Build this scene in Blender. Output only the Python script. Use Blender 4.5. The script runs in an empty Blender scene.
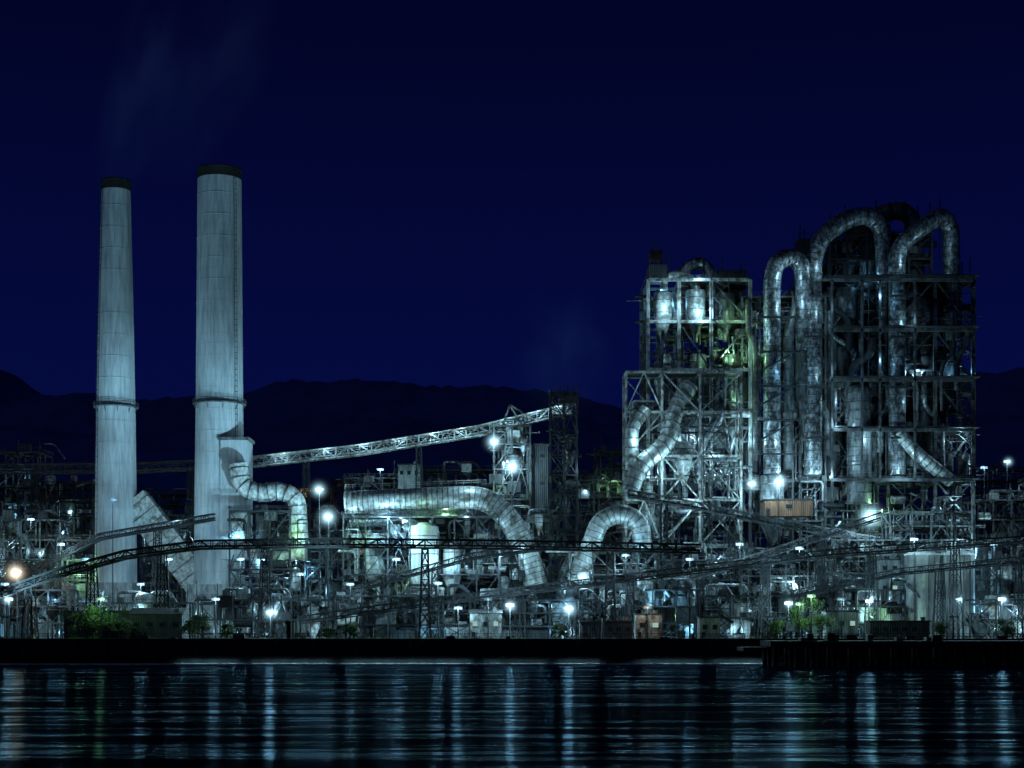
import bpy, math, random, bmesh
from mathutils import Vector
R=random.Random(11)
K=0.000625; CAMZ=10.0
def X(u,d): return (u-512)*K*d
def Z(v,d): return CAMZ+(625-v)*K*d
def P(u,v,d): return Vector((X(u,d),d,Z(v,d)))
G=6.0
sc=bpy.context.scene
sc.view_settings.view_transform='Standard'; sc.view_settings.look='None'; sc.view_settings.exposure=0

# ------------------------------------------------------------ materials
def nt(name):
    m=bpy.data.materials.new(name); m.use_nodes=True; n=m.node_tree; n.nodes.clear(); return m,n
def surf(name,base,dark,rough=.6,metal=0.0,s=.35,sz=.12,panel=0,corr=0,bump=.3,lo=.35,hi=.65,spec=.5,rust=None,pa=.4):
    m,t=nt(name); N=t.nodes.new; L=t.links.new
    out=N('ShaderNodeOutputMaterial'); b=N('ShaderNodeBsdfPrincipled'); L(b.outputs[0],out.inputs[0])
    g=N('ShaderNodeNewGeometry')
    mp=N('ShaderNodeMapping'); mp.inputs['Scale'].default_value=(s,s,s*sz/.35 if sz else s); L(g.outputs['Position'],mp.inputs[0])
    n1=N('ShaderNodeTexNoise'); n1.inputs['Scale'].default_value=1.6; n1.inputs['Detail'].default_value=6; n1.inputs['Roughness'].default_value=.65; L(mp.outputs[0],n1.inputs[0])
    r=N('ShaderNodeMapRange'); r.inputs[1].default_value=lo; r.inputs[2].default_value=hi; L(n1.outputs[0],r.inputs[0])
    mx=N('ShaderNodeMixRGB'); mx.inputs[1].default_value=(*dark,1); mx.inputs[2].default_value=(*base,1); L(r.outputs[0],mx.inputs[0])
    col=mx.outputs[0]
    if rust:
        n3=N('ShaderNodeTexNoise'); n3.inputs['Scale'].default_value=.5; n3.inputs['Detail'].default_value=6; L(g.outputs['Position'],n3.inputs[0])
        r3=N('ShaderNodeMapRange'); r3.inputs[1].default_value=.5; r3.inputs[2].default_value=.64; L(n3.outputs[0],r3.inputs[0])
        m3=N('ShaderNodeMixRGB'); m3.inputs[2].default_value=(*rust,1); L(r3.outputs[0],m3.inputs[0]); L(col,m3.inputs[1]); col=m3.outputs[0]
    if panel:
        sx=N('ShaderNodeSeparateXYZ'); L(g.outputs['Position'],sx.inputs[0])
        d=N('ShaderNodeMath'); d.operation='DIVIDE'; d.inputs[1].default_value=panel; L(sx.outputs[2],d.inputs[0])
        f=N('ShaderNodeMath'); f.operation='FRACT'; L(d.outputs[0],f.inputs[0])
        c=N('ShaderNodeMath'); c.operation='LESS_THAN'; c.inputs[1].default_value=.1; L(f.outputs[0],c.inputs[0])
        c2=N('ShaderNodeMath'); c2.operation='MULTIPLY'; c2.inputs[1].default_value=pa; L(c.outputs[0],c2.inputs[0])
        m4=N('ShaderNodeMixRGB'); m4.inputs[2].default_value=(*dark,1); L(c2.outputs[0],m4.inputs[0]); L(col,m4.inputs[1]); col=m4.outputs[0]
    L(col,b.inputs['Base Color'])
    b.inputs['Roughness'].default_value=rough; b.inputs['Metallic'].default_value=metal
    b.inputs['Specular IOR Level'].default_value=spec
    h=n1.outputs[0]
    if corr:
        w=N('ShaderNodeTexWave'); w.inputs['Scale'].default_value=corr; w.bands_direction='DIAGONAL'
        mp2=N('ShaderNodeMapping'); mp2.inputs['Scale'].default_value=(1,1,0); L(g.outputs['Position'],mp2.inputs[0]); L(mp2.outputs[0],w.inputs[0])
        ad=N('ShaderNodeMath'); ad.operation='ADD'; L(w.outputs['Fac'],ad.inputs[0]); L(n1.outputs[0],ad.inputs[1]); h=ad.outputs[0]
    if bump:
        bp=N('ShaderNodeBump'); bp.inputs['Strength'].default_value=bump; bp.inputs['Distance'].default_value=.15; L(h,bp.inputs['Height']); L(bp.outputs[0],b.inputs['Normal'])
    return m
M={}
M['conc']=surf('weathered_concrete',(.46,.50,.52),(.19,.225,.25),.85,s=.7,sz=.035,bump=.4,lo=.28,hi=.68,panel=6.3,pa=.12)
M['dark']=surf('dark_steel',(.028,.032,.038),(.006,.007,.009),.55,.2,s=.8,bump=0)
M['mid']=surf('soot_stained_steel',(.11,.12,.13),(.02,.022,.026),.55,.2,s=.7,bump=0,rust=(.024,.02,.016))
M['grey']=surf('grey_painted_steel',(.20,.215,.22),(.035,.038,.042),.5,.2,s=.9,bump=0,rust=(.04,.032,.024))
M['lite']=surf('pale_painted_steel',(.5,.53,.51),(.13,.14,.145),.5,.1,s=.9,bump=0,rust=(.09,.07,.045))
M['pipe']=surf('insulated_duct_cladding',(.42,.46,.48),(.05,.06,.07),.38,.55,s=.8,sz=.2,bump=.5,panel=2.6,rust=(.05,.048,.042),lo=.4,hi=.62)
M['duct']=surf('light_duct_cladding',(.58,.61,.59),(.2,.22,.22),.42,.3,s=.8,sz=.2,bump=.35,rust=(.15,.15,.13))
M['vess']=surf('vessel_shell_paint',(.27,.29,.30),(.035,.04,.048),.42,.35,s=.6,sz=.1,bump=.35,panel=3.1)
M['side']=surf('corrugated_siding',(.30,.32,.32),(.07,.078,.08),.6,.1,s=.4,sz=.1,corr=1.2,bump=.6)
M['sidb']=surf('brown_corrugated_siding',(.26,.12,.065),(.09,.045,.028),.7,s=.4,sz=.1,corr=1.0,bump=.7)
M['sidd']=surf('dark_siding',(.05,.055,.06),(.014,.016,.02),.7,s=.4,sz=.1,corr=1.0,bump=.6)
M['roof']=surf('roofing',(.05,.05,.052),(.015,.015,.016),.8,s=.5,sz=.35)
M['silo']=surf('silo_concrete',(.55,.57,.55),(.24,.25,.24),.8,s=.5,sz=.03,bump=.3,panel=2.4,pa=.25)
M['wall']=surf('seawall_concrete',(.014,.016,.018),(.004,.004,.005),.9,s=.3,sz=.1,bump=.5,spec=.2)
M['added_ledge']=surf('added_bright_ledge',(.38,.40,.40),(.08,.09,.09),.8,s=.3,sz=.1,bump=.5)
M['grnd']=surf('yard_ground',(.05,.05,.05),(.02,.02,.02),.95,s=.2,sz=.35,bump=.6)
M['hill']=surf('hill_haze_blue',(.035,.08,.32),(.022,.052,.22),1,s=.01,sz=.35,bump=0,spec=0)  # blue distance haze is put into the hill base colour
M['wood']=surf('bark',(.08,.06,.04),(.03,.02,.015),.9,bump=0)
M['leaf']=surf('leaves',(.07,.13,.035),(.025,.055,.015),.7,s=1.2,sz=.35,bump=0)
M['glas']=surf('window_glass',(.03,.035,.04),(.02,.02,.02),.15,bump=0)
def emi(name,c,st):
    m,t=nt(name); o=t.nodes.new('ShaderNodeOutputMaterial'); e=t.nodes.new('ShaderNodeEmission')
    e.inputs[0].default_value=(*c,1); e.inputs[1].default_value=st; t.links.new(e.outputs[0],o.inputs[0]); return m
M['winl']=emi('lit_window',(.6,.95,.85),.5)
M['cap']=surf('soot_black',(.008,.008,.009),(.003,.003,.003),.9,bump=0,spec=.2)
def halo_glow(name,c,st):  # painted lamp glow: self-emitting ball fading outward, nothing scatters
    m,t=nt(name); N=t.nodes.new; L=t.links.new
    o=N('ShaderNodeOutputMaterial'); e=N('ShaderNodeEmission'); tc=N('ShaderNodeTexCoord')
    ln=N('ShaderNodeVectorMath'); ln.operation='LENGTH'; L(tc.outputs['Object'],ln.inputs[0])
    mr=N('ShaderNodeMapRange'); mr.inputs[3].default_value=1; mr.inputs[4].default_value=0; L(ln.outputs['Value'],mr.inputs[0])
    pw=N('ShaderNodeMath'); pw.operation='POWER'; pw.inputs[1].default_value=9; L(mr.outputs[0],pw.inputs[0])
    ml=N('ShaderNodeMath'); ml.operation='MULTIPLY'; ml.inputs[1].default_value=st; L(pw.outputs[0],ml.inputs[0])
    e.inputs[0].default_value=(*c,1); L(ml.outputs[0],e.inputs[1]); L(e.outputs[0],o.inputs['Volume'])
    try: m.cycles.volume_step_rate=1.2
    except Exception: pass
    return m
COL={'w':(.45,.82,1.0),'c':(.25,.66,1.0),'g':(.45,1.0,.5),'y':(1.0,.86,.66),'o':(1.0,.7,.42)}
HALO={k:halo_glow('lamp_halo_'+k,c,2.4) for k,c in COL.items()}

class MB:
    def __init__(s,name): s.n=name; s.v=[]; s.f=[]; s.m=[]; s.s=[]; s.mats=[]
    def add(s,vs,fs,mat,sm=False):
        if mat not in s.mats: s.mats.append(mat)
        i=s.mats.index(mat); o=len(s.v); s.v.extend([tuple(p) for p in vs])
        for f in fs: s.f.append([a+o for a in f]); s.m.append(i); s.s.append(sm)
    def box(s,x0,x1,y0,y1,z0,z1,mat):
        s.add([(x0,y0,z0),(x1,y0,z0),(x1,y1,z0),(x0,y1,z0),(x0,y0,z1),(x1,y0,z1),(x1,y1,z1),(x0,y1,z1)],
              [(0,3,2,1),(4,5,6,7),(0,1,5,4),(1,2,6,5),(2,3,7,6),(3,0,4,7)],mat)
    def beam(s,a,b,w,mat,h=None):
        a=Vector(a); b=Vector(b); d=b-a
        if d.length<1e-4: return
        d.normalize(); up=Vector((0,0,1)) if abs(d.z)<.95 else Vector((0,1,0))
        sx=d.cross(up).normalized()*w/2; sy=sx.cross(d).normalized()*(h or w)/2
        q=[a-sx-sy,a+sx-sy,a+sx+sy,a-sx+sy,b-sx-sy,b+sx-sy,b+sx+sy,b-sx+sy]
        s.add(q,[(0,3,2,1),(4,5,6,7),(0,1,5,4),(1,2,6,5),(2,3,7,6),(3,0,4,7)],mat)
    def lathe(s,x,y,prof,mat,n=20):
        vs=[];fs=[]
        for r,z in prof:
            for i in range(n):
                a=2*math.pi*i/n; vs.append((x+r*math.cos(a),y+r*math.sin(a),z))
        for k in range(len(prof)-1):
            for i in range(n):
                j=(i+1)%n; fs.append((k*n+i,k*n+j,(k+1)*n+j,(k+1)*n+i))
        s.add(vs,fs,mat,True)
        for k in (0,len(prof)-1):
            if prof[k][0]>.05:
                vs2=vs[k*n:(k+1)*n]; s.add(vs2,[tuple(range(n))],mat)
    def tube(s,pts,r,mat,n=12,fl=0,flm=None,flr=1.12):
        pts=[Vector(p) for p in pts]; vs=[];fs=[]
        T=[]
        for i in range(len(pts)):
            a=pts[max(i-1,0)]; b=pts[min(i+1,len(pts)-1)]; T.append((b-a).normalized())
        ref=Vector((0,1,0)) if abs(T[0].y)<.9 else Vector((1,0,0))
        for i,p in enumerate(pts):
            t=T[i]; u=(ref-t*ref.dot(t)).normalized(); w=t.cross(u); ref=u
            for k in range(n):
                a=2*math.pi*k/n; vs.append(p+u*r*math.cos(a)+w*r*math.sin(a))
        for i in range(len(pts)-1):
            for k in range(n):
                j=(k+1)%n; fs.append((i*n+k,i*n+j,(i+1)*n+j,(i+1)*n+k))
        s.add(vs,fs,mat,True)
        s.add(vs[:n],[tuple(range(n))],mat); s.add(vs[-n:],[tuple(range(n))],mat)
        if fl:
            acc=fl*.5
            for i in range(len(pts)-1):
                a,b=pts[i],pts[i+1]; L=(b-a).length; d=(b-a).normalized() if L>1e-6 else None
                while d and acc<L:
                    q=a+d*acc; s.ring(q,d,r*flr,.22,flm or mat,n); acc+=fl
                acc-=L
    def ring(s,c,d,r,w,mat,n=12):
        ref=Vector((0,1,0)) if abs(d.y)<.9 else Vector((1,0,0))
        u=(ref-d*ref.dot(d)).normalized(); v=d.cross(u); vs=[]
        for e in (-w/2,w/2):
            for k in range(n):
                a=2*math.pi*k/n; vs.append(c+d*e+u*r*math.cos(a)+v*r*math.sin(a))
        s.add(vs,[(k,(k+1)%n,n+(k+1)%n,n+k) for k in range(n)]+[tuple(range(n)),tuple(range(n,2*n))],mat)
    def rail(s,a,b,mat,h=1.1,st=2.4):
        a=Vector(a);b=Vector(b);L=(b-a).length; n=max(1,int(L/st)); up=Vector((0,0,h))
        s.beam(a+up,b+up,.11,mat); s.beam(a+up*.5,b+up*.5,.08,mat)
        for i in range(n+1):
            q=a.lerp(b,i/n); s.beam(q,q+up,.1,mat)
    def done(s,parent=None):
        vs=s.v; x0=min(p[0] for p in vs);x1=max(p[0] for p in vs);y0=min(p[1] for p in vs);y1=max(p[1] for p in vs);z0=min(p[2] for p in vs)
        o=Vector(((x0+x1)/2,(y0+y1)/2,z0))
        me=bpy.data.meshes.new(s.n); me.from_pydata([(p[0]-o.x,p[1]-o.y,p[2]-o.z) for p in vs],[],s.f)
        for k in s.mats: me.materials.append(M[k])
        me.polygons.foreach_set('material_index',s.m); me.polygons.foreach_set('use_smooth',s.s); me.update()
        ob=bpy.data.objects.new(s.n,me); ob.location=o; sc.collection.objects.link(ob); return ob

def fillet(pts,rad,n=7):
    pts=[Vector(p) for p in pts]; out=[pts[0]]
    for i in range(1,len(pts)-1):
        p=pts[i]; a=pts[i-1]-p; b=pts[i+1]-p; ra=min(rad,a.length*.49,b.length*.49)
        q0=p+a.normalized()*ra; q1=p+b.normalized()*ra
        for k in range(n+1):
            t=k/n; out.append(q0*(1-t)**2+p*2*t*(1-t)+q1*t*t)
    out.append(pts[-1]); return out

def light(parent,loc,p,r=.25,c='w',name='lamp'):
    l=bpy.data.lights.new(name,'POINT'); l.energy=p; l.shadow_soft_size=r; l.color=COL[c]
    o=bpy.data.objects.new(name,l); sc.collection.objects.link(o)
    if parent: o.parent=parent; o.location=Vector(loc)-parent.location
    else: o.location=loc
    return o
def frame(mb,xs,ys,zs,mat,c=.5,b=.35,brace=.7,floor='dark',rail=True,fp=.8,bw=.28):
    for x in xs:
        for y in ys: mb.beam((x,y,zs[0]),(x,y,zs[-1]),c,mat)
    for z in zs[1:]:
        for y in ys:
            mb.beam((xs[0],y,z),(xs[-1],y,z),b,mat,b*1.4)
        for x in xs: mb.beam((x,ys[0],z-.03),(x,ys[-1],z-.03),b*.9,mat,b*1.2)
        if floor:
            for i in range(len(xs)-1):
                if R.random()<fp: mb.box(xs[i]+.3,xs[i+1]-.3,ys[0]+.3,ys[-1]-.3,z+.02,z+.14,floor)
        if rail and R.random()<rail:
            mb.rail((xs[0],ys[0]-.4,z+.3),(xs[-1],ys[0]-.4,z+.3),mat)
            mb.rail((xs[0]-.4,ys[0],z+.3),(xs[0]-.4,ys[-1],z+.3),mat)
            mb.rail((xs[-1]+.4,ys[0],z+.3),(xs[-1]+.4,ys[-1],z+.3),mat)
    for k in range(len(zs)-1):
        za,zb=zs[k],zs[k+1]
        for i in range(len(xs)-1):
            for y in (ys[0],ys[-1]):
                if R.random()<brace:
                    xa,xb=xs[i],xs[i+1]; t=R.random()
                    if t<.35: mb.beam((xa,y,za),(xb,y,zb),bw,mat)
                    elif t<.7: mb.beam((xb,y,za),(xa,y,zb),bw,mat)
                    elif t<.8: mb.beam((xa,y,za),(xb,y,zb),bw,mat); mb.beam((xb,y+.05,za),(xa,y+.05,zb),bw,mat)
                    else: mb.beam((xa,y,za),((xa+xb)/2,y,zb),bw,mat); mb.beam((xb,y,za),((xa+xb)/2,y,zb),bw,mat)
        for x in (xs[0],xs[-1]):
            if R.random()<brace: mb.beam((x,ys[0],za),(x,ys[-1],zb),bw,mat)
def stairs(mb,x0,x1,y,z0,z1,mat,h=3.4):
    z=z0; s=0
    while z<z1-1:
        zn=min(z+h,z1); a,b=(x0,x1) if s==0 else (x1,x0)
        mb.beam((a,y,z),(b,y,zn),.9,mat,.18); mb.beam((a,y-.45,z+1),(b,y-.45,zn+1),.1,mat)
        mb.box(min(b-.8,b+.8),max(b-.8,b+.8),y-.8,y+.8,zn,zn+.1,mat)
        z=zn; s^=1
    for x in (x0-.8,x1+.8): mb.beam((x,y-.9,z0),(x,y-.9,z1+1),.22,mat)
def vessel(mb,x,y,z0,z1,r,mat,kind='dome',n=18):
    H=z1-z0
    if kind=='dome': pr=[(r*.95,z0),(r,z0+.1),(r,z1-r*.5),(r*.87,z1-r*.22),(r*.5,z1-r*.06),(.04,z1)]
    elif kind=='cyc': pr=[(r*.22,z0),(r*.24,z0+H*.12),(r,z0+H*.55),(r,z1-.2),(r*.9,z1)]
    else: pr=[(r*.2,z0),(r,z0+min(H*.35,r*1.7)),(r,z1-.6),(r*.4,z1),(r*.4,z1+.5)]
    mb.lathe(x,y,pr,mat,n)
    for t in (.35,.62,.85):
        if kind=='dome' or t>.6:
            mb.ring(Vector((x,y,z0+H*t)),Vector((0,0,1)),r*1.05,.25,'grey' if mat!='grey' else 'dark',n)
CM=('pipe','grey','vess','dark','lite','dark','mid','duct')
def clutter(mb,x0,x1,y0,y1,z0,z1,n,mats=CM):
    W=x1-x0
    for i in range(n):
        t=R.random(); m=R.choice(mats); x=R.uniform(x0,x1); y=R.uniform(y0,y1); z=R.uniform(z0,z1)
        if t<.3:
            r=R.uniform(.12,.5); h=R.uniform(4,min(18,z1-z0+1)); za=max(z0,z-h/2)
            mb.tube(fillet([(x,y,za),(x,y,min(za+h,z1)),(x+R.choice((-1,1))*R.uniform(2,7),y,min(za+h,z1)),],r*3,4),r,m,8)
        elif t<.54:
            r=R.uniform(.1,.42); l=R.uniform(4,max(5,W*.7)); xa=max(x0,x-l/2); xb=min(x1,xa+l)
            mb.tube(fillet([(xa,y,z),(xb,y,z),(xb,y,z+R.uniform(-5,4))],r*3,4),r,m,8)
        elif t<.72:
            s=R.uniform(.7,2.4); mb.box(x-s,x+s*.8,y-s,y+s,z,z+s*R.uniform(.8,1.8),m if m!='pipe' else 'side')
        elif t<.85: vessel(mb,x,y,z,z+R.uniform(3,7),R.uniform(.8,1.9),m,R.choice(('dome','cyc','hop')),14)
        elif t<.93: mb.beam((x,y,z),(x+R.uniform(-9,9),y,z+R.uniform(2,7)),R.uniform(.2,.8),m)
        else:
            r=R.uniform(.8,1.5); l=R.uniform(3,6); mb.tube([(x,y,z),(x+l,y,z)],r,m,12,2)
PW=2.3
def minor(ob,x0,x1,y0,y1,zs,n,pw=(250,1400),cols='wwwwwccg'):
    for i in range(n):
        z=R.choice(zs)+R.uniform(1.6,2.6)
        y=y0-R.uniform(.5,1.6) if R.random()<.45 else R.uniform(y0,y1)
        light(ob,(R.uniform(x0,x1),y,z),(pw[0]+(pw[1]-pw[0])*R.random()**1.7)*PW,R.uniform(.2,.42),R.choice(cols))

def unit(name,u0,u1,vt,d,dep,mat=None,dens=1.0,lights=3,pw=(150,1400),cols='wwwwwccg',body=None,brace=.5,cm=CM):
    mb=MB(name); mat=mat or R.choice(('grey','dark','mid','lite')); x0,x1=X(u0,d),X(u1,d); zt=Z(vt,d); zb=G
    nx=max(1,round((x1-x0)/R.uniform(5,8))); xs=[x0+(x1-x0)*i/nx for i in range(nx+1)]
    nz=max(1,round((zt-zb)/R.uniform(4.2,6))); zs=[zb+(zt-zb)*i/nz for i in range(nz+1)]
    frame(mb,xs,[d,d+dep*.5,d+dep],zs,mat,R.uniform(.35,.5),.3,brace,rail=.5,fp=.7,bw=.22)
    nv=int((x1-x0)/5.5*dens)
    for i in range(nv):
        x=R.uniform(x0+2,x1-2); r=R.uniform(1.2,3.0); z0=R.choice(zs[:-1]) if R.random()<.6 else zb; z1=min(zt+R.uniform(-2,4),z0+R.uniform(7,20))
        vessel(mb,x,d+R.uniform(.3,.8)*dep,z0,max(z1,z0+5),r,R.choice(('vess','pipe','duct','lite','side','dark')),R.choice(('dome','cyc','hop','dome')))
    for i in range(int((x1-x0)/9)):  # enclosed rooms and panels
        j=R.randrange(nx); kz=R.randrange(nz); mb.box(xs[j]+.3,xs[j+1]-.3,d+dep*.35,d+dep*.8,zs[kz]+.2,zs[kz+1]-.4,R.choice(('side','sidd','side','sidd','lite')))
    if body:
        a,b,h=body; mb.box(x0+(x1-x0)*a,x0+(x1-x0)*b,d+1,d+dep-1,zb,zb+(zt-zb)*h,R.choice(('side','sidd','side')))
    clutter(mb,x0,x1,d-.5,d+dep,zb,zt,int((x1-x0)*(zt-zb)/19*dens),cm)
    if R.random()<.5: stairs(mb,x0+R.uniform(1,3),x0+R.uniform(5,7),d-1.6,zb,zt,mat)
    for i in range(max(2,int((x1-x0)/5))):
        x=R.uniform(x0,x1); mb.beam((x,d+2,zt),(x,d+2,zt+R.uniform(2,6)),.18,mat)
        if R.random()<.5:
            w=R.uniform(1,3.5); h=R.uniform(1,3.5); mb.box(x,x+w,d+2,d+2+w,zt+.2,zt+h,R.choice(('sidd','mid','side')))
        if R.random()<.4: mb.tube(fillet([(x,d+3,zt-3),(x,d+3,zt+3),(x+R.uniform(3,8),d+3,zt+3),(x+8.2,d+3,zt-2)],1.2,4),R.uniform(.3,.7),R.choice(('pipe','mid')),8)
    ob=mb.done(); minor(ob,x0,x1,d,d+dep,zs[:-1],lights,pw,cols); return ob

# ------------------------------------------------------------ terrain, water
mb=MB('ground'); 
mb.add([(-9000,402,G),(9000,402,G),(9000,14000,G),(-9000,14000,G)],[(0,1,2,3)],'grnd'); mb.done()
m,t=nt('harbour_water'); N=t.nodes.new; L=t.links.new
o=N('ShaderNodeOutputMaterial'); df=N('ShaderNodeBsdfDiffuse'); df.inputs[0].default_value=(.002,.005,.016,1)
gl=N('ShaderNodeBsdfGlossy'); gl.distribution='BECKMANN'; gl.inputs[0].default_value=(.5,.78,1,1); ms=N('ShaderNodeMixShader')
g=N('ShaderNodeNewGeometry')
def nz(sx,sy,det=4,rg=.5):
    mp=N('ShaderNodeMapping'); mp.inputs['Scale'].default_value=(sx,sy,1); L(g.outputs['Position'],mp.inputs[0])
    n=N('ShaderNodeTexNoise'); n.inputs['Scale'].default_value=1; n.inputs['Detail'].default_value=det; n.inputs['Roughness'].default_value=rg; L(mp.outputs[0],n.inputs[0]); return n.outputs[0]
def rng(x,a,b_,c,d_):
    r=N('ShaderNodeMapRange'); r.inputs[1].default_value=a; r.inputs[2].default_value=b_; r.inputs[3].default_value=c; r.inputs[4].default_value=d_; L(x,r.inputs[0]); return r.outputs[0]
# wind-ruffled bands reflect much less than the smoother slicks between them
L(rng(nz(.009,.085,4,.6),.35,.65,.10,.17),gl.inputs['Roughness'])
L(rng(nz(.02,.17,7,.72),.46,.72,.003,.10),ms.inputs[0])
bp=N('ShaderNodeBump'); bp.inputs['Strength'].default_value=.7; bp.inputs['Distance'].default_value=.3; L(nz(.09,.6,5,.6),bp.inputs['Height']); L(bp.outputs[0],gl.inputs['Normal'])
L(df.outputs[0],ms.inputs[1]); L(gl.outputs[0],ms.inputs[2]); L(ms.outputs[0],o.inputs[0])
M['water']=m
mb=MB('water'); mb.add([(-9000,-300,0),(9000,-300,0),(9000,410,0),(-9000,410,0)],[(0,1,2,3)],'water'); mb.done()
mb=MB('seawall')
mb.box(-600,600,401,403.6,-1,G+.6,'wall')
mb.box(-600,600,398.4,400.99,-1,.42,'added_ledge')  # pale ledge added so the strips draw a bright line at the water
mb.box(-600,600,399.6,400.99,1.9,2.2,'wall')  # lip added to cover the fill strips
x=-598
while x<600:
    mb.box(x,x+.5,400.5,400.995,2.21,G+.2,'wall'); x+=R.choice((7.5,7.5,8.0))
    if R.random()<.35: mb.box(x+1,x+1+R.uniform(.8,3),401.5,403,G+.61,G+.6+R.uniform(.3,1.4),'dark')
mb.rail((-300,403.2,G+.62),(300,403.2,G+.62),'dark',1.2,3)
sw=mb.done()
for a,b_ in ((180,236),(252,330),(346,470),(484,545),(560,598),(640,700),(716,764)):
    l=bpy.data.lights.new('waterline_fill_strip','AREA'); l.shape='RECTANGLE'; W=X(b_,400)-X(a,400); l.size=W; l.size_y=.15; l.energy=W*R.uniform(35,70); l.color=COL['w']  # added fill strips that draw the bright waterline, no actual dock lamps
    o=bpy.data.objects.new('waterline_fill_strip',l); sc.collection.objects.link(o); o.parent=sw; o.location=Vector(((X(a,400)+X(b_,400))/2,399.75,1.85))-sw.location; o.rotation_euler=(math.radians(-12),0,0)
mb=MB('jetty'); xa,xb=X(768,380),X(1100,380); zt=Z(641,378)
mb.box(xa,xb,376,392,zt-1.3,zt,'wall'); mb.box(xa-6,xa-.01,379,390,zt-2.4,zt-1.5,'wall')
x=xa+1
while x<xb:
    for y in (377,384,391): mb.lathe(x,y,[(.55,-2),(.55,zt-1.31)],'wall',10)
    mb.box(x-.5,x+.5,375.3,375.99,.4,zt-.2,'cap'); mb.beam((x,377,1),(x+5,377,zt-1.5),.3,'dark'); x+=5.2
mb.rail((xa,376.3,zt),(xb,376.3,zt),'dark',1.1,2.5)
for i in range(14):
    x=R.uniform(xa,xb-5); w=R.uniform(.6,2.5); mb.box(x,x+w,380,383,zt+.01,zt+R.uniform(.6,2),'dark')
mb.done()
def hills(name,ridge,d,w,seed):
    mb=MB(name); rr=random.Random(seed); nu=320; vs=[];fs=[]; rows=9
    ph=[rr.uniform(0,6.3) for _ in range(8)]
    for j in range(rows):
        tj=j/(rows-1)
        for i in range(nu):
            u=-700+2400*i/(nu-1)
            for k in range(len(ridge)-1):
                if ridge[k][0]<=u<=ridge[k+1][0]:
                    a,b2=ridge[k],ridge[k+1]; q=(u-a[0])/(b2[0]-a[0]); q=q*q*(3-2*q); v=a[1]*(1-q)+b2[1]*q; break
            v+=sum(math.sin(u*f+ph[n])*am for n,(f,am) in enumerate([(.03,2.5),(.07,1.2),(.16,.6),(.35,.3)]))
            prof=math.sin(tj*math.pi/2)**.8
            z=G-5+(Z(v,d)-G)*prof; y=d-w*(1-tj)
            x=X(u,d)
            if 0<j<rows-1: z+=rr.uniform(-5,5)
            vs.append((x,y,z))
    for j in range(rows-1):
        for i in range(nu-1): fs.append((j*nu+i,j*nu+i+1,(j+1)*nu+i+1,(j+1)*nu+i))
    mb.add(vs,fs,'hill',True); mb.done()
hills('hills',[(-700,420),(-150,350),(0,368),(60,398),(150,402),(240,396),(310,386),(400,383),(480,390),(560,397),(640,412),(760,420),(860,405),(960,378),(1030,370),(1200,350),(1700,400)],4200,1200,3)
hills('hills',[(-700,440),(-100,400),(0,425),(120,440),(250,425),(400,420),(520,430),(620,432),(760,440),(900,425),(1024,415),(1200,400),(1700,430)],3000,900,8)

# ------------------------------------------------------------ chimneys
def chimney(uc,vt,d,prof,vplat,ladder=1):
    mb=MB('chimney'); x=X(uc,d); k=K*d
    pr=[(hw*k,Z(v,d)) for hw,v in prof]; pr[0]=(pr[0][0],G)
    mb.lathe(x,d,pr,'conc',64)
    zt=Z(vt,d); r=pr[-1][0]
    mb.lathe(x,d,[(r+.05,zt-3.0),(r+.12,zt-2.9),(r+.12,zt-.4),(r+.3,zt-.3),(r+.3,zt),(r-.6,zt),(r-.7,zt-3)],'cap',64)
    z=zt-8
    while z>G+30:
        for i in range(len(pr)-1):
            (ra,za),(rb,zb)=pr[i],pr[i+1]
            if za<=z<=zb: rr=ra+(rb-ra)*(z-za)/(zb-za); mb.lathe(x,d,[(rr-.1,z),(rr+.05,z+.02),(rr+.05,z+.16),(rr-.1,z+.18)],'conc',64)
        z-=R.choice((6.3,6.3,12.6))
    for v,ww in ((vplat,.85),):
        z=Z(v,d)
        rr=[pr[i] for i in range(len(pr)) if pr[i][1]<=z+.5][-1][0]
        mb.lathe(x,d,[(rr*.9,z-.35),(rr+ww,z-.3),(rr+ww,z+.1),(rr*.9,z+.12)],'mid',48)
        n=30
        for i in range(n):
            a=2*math.pi*i/n; a2=2*math.pi*(i+1)/n; q=Vector((x+(rr+ww)*math.cos(a),d+(rr+ww)*math.sin(a),z)); q2=Vector((x+(rr+ww)*math.cos(a2),d+(rr+ww)*math.sin(a2),z))
            mb.beam(q,q+Vector((0,0,1.2)),.12,'mid')
            mb.beam(q+Vector((0,0,1.2)),q2+Vector((0,0,1.2)),.1,'mid'); mb.beam(q+Vector((0,0,.6)),q2+Vector((0,0,.6)),.08,'mid')
            if i%3==0: mb.beam(q,Vector((x+rr*math.cos(a),d+rr*math.sin(a),z-1.8)),.15,'mid')
    ang=math.radians(-90+ladder*52)
    for i in range(len(pr)-1):
        (ra,za),(rb,zb)=pr[i],pr[i+1]
        for off in (-.35,.35):
            p=Vector((x+(ra+.35)*math.cos(ang)+off,d+(ra+.35)*math.sin(ang),za)); q=Vector((x+(rb+.35)*math.cos(ang)+off,d+(rb+.35)*math.sin(ang),zb)); mb.beam(p,q,.09,'dark')
        nn=int((zb-za)/1.6)
        for j in range(nn):
            t=j/nn; rr=ra+(rb-ra)*t+.4; mb.beam((x+rr*math.cos(ang)-.4,d+rr*math.sin(ang),za+(zb-za)*t),(x+rr*math.cos(ang)+.4,d+rr*math.sin(ang),za+(zb-za)*t),.12,'dark')
    return mb
DC=470
c1=chimney(116,181,DC,[(21,640),(20.5,560),(20,480),(19,408),(17.5,330),(15.6,250),(14,181)],407,-1)
def slab(mb,p,q,w,h,mat): mb.beam(p,q,w,mat,h)
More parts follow.
